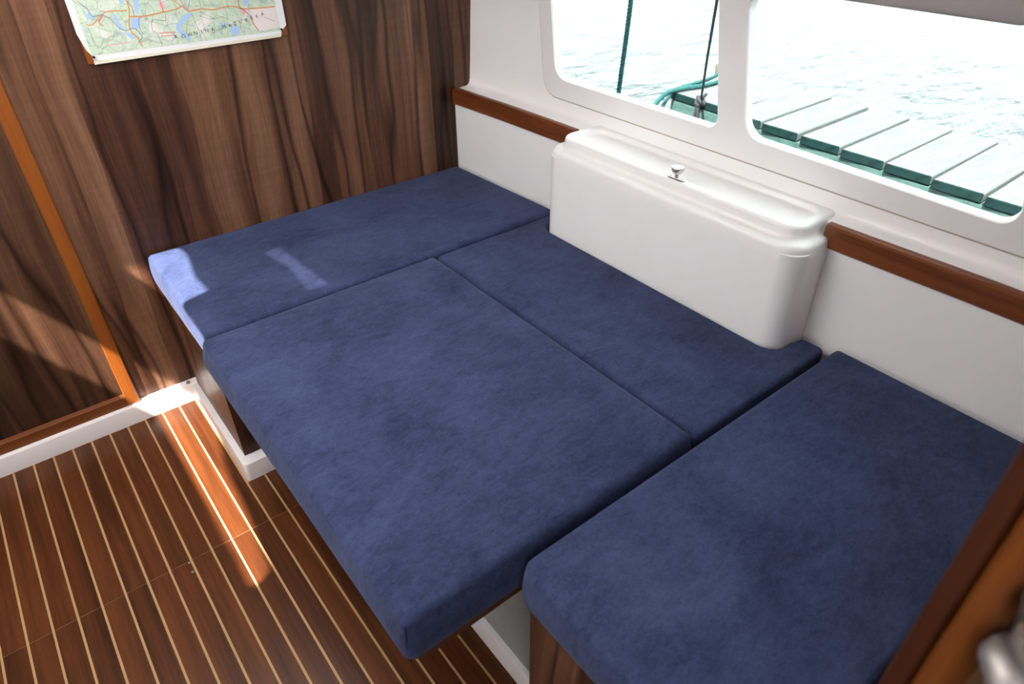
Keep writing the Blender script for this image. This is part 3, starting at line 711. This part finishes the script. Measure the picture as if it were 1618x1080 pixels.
s1 = round_poly([(0.106, 1.245), (0.165, 1.275), (0.190, 1.50), (0.206, 1.74), (0.240, 1.92), (0.240, 2.52), (0.100, 2.52), (0.110, 1.70)], [0.02, 0.03, 0.05, 0.05, 0.05, 0.01, 0.01, 0.05], 5)  # unseen gap, outlined to throw the sun strip on the floor
loop(roof([(p.x, p.y) for p in s1], 0.0))
s2 = round_poly([(0.160, 1.60), (0.236, 1.60), (0.236, 1.785), (0.327, 1.800), (0.322, 1.90), (0.346, 2.05), (0.340, 2.118), (0.160, 2.135)], [0.01, 0.01, 0.03, 0.012, 0.02, 0.02, 0.02, 0.01], 5)  # unseen gap, outlined to throw the sun patch on the cushion corner
loop(roof([(p.x, p.y) for p in s2], 0.560))
hatch = round_poly([(-0.47, 0.84), (0.34, 0.84), (0.34, 1.94), (-0.47, 1.94)], 0.06, 6)
loop([(p.x, p.y, 1.92) for p in hatch])
bmesh.ops.triangle_fill(bm, use_beauty=True, edges=e2)
ceil = obj('ceiling', bm, M_WALL, smooth=0); tag(ceil, 'white cabin roof lining', kind='structure')
m, nt, b = mat('frosted_hatch'); nt.nodes.remove(b)
tl = N(nt, 'ShaderNodeBsdfTranslucent'); tl.inputs['Color'].default_value = (0.93, 0.92, 0.92, 1)
nt.links.new(tl.outputs[0], nt.nodes['Material Output'].inputs['Surface'])
bm = bmesh.new(); e2 = []; loop([(p.x, p.y, 1.925) for p in inset(hatch, -0.02)])
patch_cut = [(x-0.880, y-0.4505) for x, y in ((0.548, 1.63), (0.606, 1.62), (0.592, 1.80), (0.585, 1.925), (0.535, 1.91), (0.560, 1.78))]  # cut added in the hatch pane to cast a faint light patch
loop([(x, y, 1.925) for x, y in patch_cut]); bmesh.ops.triangle_fill(bm, use_beauty=True, edges=e2)
keep(obj('hatch_pane', bm, m, smooth=0), ceil)
m, nt, b = mat('patch_filter_tint'); nt.nodes.remove(b); tr = N(nt, 'ShaderNodeBsdfTransparent'); tr.inputs['Color'].default_value = (0.20, 0.19, 0.20, 1)
nt.links.new(tr.outputs[0], nt.nodes['Material Output'].inputs['Surface'])
bm = bmesh.new(); bm.faces.new([bm.verts.new((x, y, 1.9255)) for x, y in patch_cut]); keep(obj('patch_filter', bm, m, smooth=0), ceil)  # unseen filter added over the cut to dim the sun through it

bm = bmesh.new(); e2 = []
loop([(-1.5, -0.6, 0), (-0.60, -0.6, 0), (-0.60, -0.6, 1.80), (0.10, -0.6, 1.80), (0.10, -0.6, 1.0), (-0.599, -0.6, 1.0), (-0.599, -0.6, 0), (1.455, -0.6, 0), (1.455, -0.6, 1.92), (-1.5, -0.6, 1.92)])
bmesh.ops.triangle_fill(bm, use_beauty=True, edges=e2)
keep(obj('aft_bulkhead', bm, M_LAM, smooth=0), wb)

# ------------------------------------------------------------------ outside: water, dock, ropes
gx = [-90, -50, -28, -16, -9, -5, -3, -1.62, 1.62, 2.4, 3.2, 4.2, 5.5, 7, 9, 12, 16, 22, 30, 45, 65, 90]
gy = [-90, -50, -28, -16, -9, -5, -3, 0.0, 1.0, 2.0, 3.0, 4.0, 5.0, 6.5, 9, 12, 16, 22, 30, 45, 65, 90]
bm = bmesh.new(); gv = [[bm.verts.new((x, y, 0.30)) for y in gy] for x in gx]
for i in range(len(gx)-1):
    for j in range(len(gy)-1):
        if gx[i] >= -1.63 and gx[i+1] <= 1.63 and gy[j] >= -3.01 and gy[j+1] <= 4.01: continue
        bm.faces.new((gv[i][j], gv[i+1][j], gv[i+1][j+1], gv[i][j+1]))
tag(obj('lake_water', bm, M_WATER, smooth=0), 'pale rippled lake water outside the windows', 'water', kind='stuff')

dock = empty('dock', (2.3, 0.9, 0.30)); tag(dock, 'weathered wooden dock with pale boards outside the windows', 'dock')
ZD = 0.70; AV = math.radians(0.5)
front_pts = [(1.952, 2.408), (1.441, 2.357), (1.100, 2.336), (0.773, 2.308), (0.614, 2.297), (-0.9, 2.20)]
PT = 0.031
def plank_mesh(wd, ln):
    b_ = bmesh.new(); box(b_, 0, ln, 0.0, wd, -PT, 0.0, bev=0.003, seg=1)
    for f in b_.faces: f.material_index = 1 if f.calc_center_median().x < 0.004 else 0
    return b_
bmp = plank_mesh(0.1510, 0.515)
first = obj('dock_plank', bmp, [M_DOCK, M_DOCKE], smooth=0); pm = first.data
def fx(yv):
    xs_ = [p[0] for p in front_pts][::-1]; x_ = [p[1] for p in front_pts][::-1]
    return lerp_tab(yv, xs_, x_)
spots = [1.611, 1.441, 1.268, 1.102, 0.938, 0.775, 0.612, 0.448, 0.284, 0.120, -0.044, -0.208, -0.372, -0.536, -0.700]
for i, yt in enumerate(spots):
    o = first if i == 0 else bpy.data.objects.new('dock_plank', pm)
    if i: col.objects.link(o)
    o.location = (fx(yt-0.07) + random.uniform(-0.003, 0.003), yt-0.1475, ZD + random.uniform(-0.0015, 0.0015)); o.rotation_euler = (0, 0, AV + random.uniform(-0.004, 0.004))
    keep(o, dock)
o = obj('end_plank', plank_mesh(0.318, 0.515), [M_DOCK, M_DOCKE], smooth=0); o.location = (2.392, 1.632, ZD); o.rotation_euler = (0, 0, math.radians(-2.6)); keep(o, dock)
for dx, nm in ((0.004, 'dock_stringer'), (0.40, 'dock_stringer')):
    bm = bmesh.new(); rings = []
    for yv in (-0.85, 0.0, 0.6, 1.1, 1.44, 1.945):
        x = fx(yv) + dx; rings.append([Vector((x, yv, ZD-0.16)), Vector((x+0.06, yv, ZD-0.16)), Vector((x+0.06, yv, ZD-PT-0.004)), Vector((x, yv, ZD-PT-0.004))])
    loft(bm, rings); keep(obj(nm, bm, M_DOCKS, smooth=0), dock)
for yv in (1.70, 0.1):
    bm = bmesh.new(); lathe(bm, [(0.06, -0.9), (0.06, 0.0)], (fx(yv)+0.27, yv, ZD-0.05), 16); keep(obj('dock_pile', bm, M_DOCKS), dock)
tag(obj('hanging_rope', rope_mesh([(1.850, 1.705, 1.35), (1.850, 1.714, 1.146), (1.850, 1.723, 1.007), (1.850, 1.736, 0.833), (1.852, 1.745, 0.60), (1.855, 1.75, 0.30)], 0.0085, 0.036), M_ROPEG), 'thick green twisted rope hanging outside the smaller window', 'rope')
tag(obj('mooring_rope', rope_mesh([(2.02, 1.76, 0.62), (2.12, 1.815, 0.672), (2.200, 1.863, 0.693), (2.300, 1.909, 0.703), (2.345, 1.918, 0.710), (2.388, 1.921, 0.7115), (2.454, 1.915, 0.7115), (2.509, 1.899, 0.7115), (2.572, 1.889, 0.7115), (2.658, 1.890, 0.7115), (2.74, 1.91, 0.715)], 0.0095, 0.036), M_ROPEG), 'green twisted mooring rope lying over the end of the dock', 'rope')
tag(obj('mooring_rope', rope_mesh([(2.05, 1.735, 0.60), (2.20, 1.838, 0.668), (2.300, 1.900, 0.664), (2.385, 1.956, 0.658), (2.46, 1.972, 0.690), (2.540, 1.936, 0.7115), (2.607, 1.938, 0.7115), (2.690, 1.950, 0.7115), (2.75, 1.965, 0.715)], 0.0080, 0.032), M_ROPEG), 'second green rope looped behind the mooring rope on the dock', 'rope')
e = empty('tie_line', (2.385, 1.773, 0.69)); tag(e, 'thin dark line knotted to the edge of the dock', 'rope')
bm = bmesh.new(); tube(bm, [(1.70, 1.262, 1.275), (1.80, 1.333, 1.198), (2.10, 1.559, 0.957), (2.380, 1.766, 0.722)], 0.0046, 8); keep(obj('line', bm, M_ROPEB), e)
bm = bmesh.new(); kc = Vector((2.383, 1.772, 0.702))
def kp(l): return [kc + Vector(p) for p in l]
tube(bm, catmull(kp([(-0.004, 0.012, 0.018), (-0.012, -0.008, 0.004), (0.004, -0.016, -0.010), (0.012, 0.004, 0.012), (-0.006, 0.014, -0.006), (-0.012, -0.010, -0.014)]), 5), 0.0085, 8)
tube(bm, kp([(0, 0, 0.002), (0.01, -0.020, 0.034)]), 0.006, 8); tube(bm, kp([(-0.006, 0, 0), (-0.012, -0.004, -0.03), (-0.012, -0.009, -0.10)]), 0.006, 8); tube(bm, kp([(-0.006, 0.004, 0), (-0.012, 0.006, -0.03), (-0.012, 0.012, -0.10)]), 0.006, 8)
keep(obj('knot', bm, M_ROPEB), e)
bm = bmesh.new(); lathe(bm, [(0.024, 0), (0.028, 0.03), (0.026, 0.05), (0.012, 0.060)], (2.79, 1.985, 0.70), 14)
tag(obj('mooring_post', bm, M_KNOT), 'small brown mooring stub at the dock end', 'post')
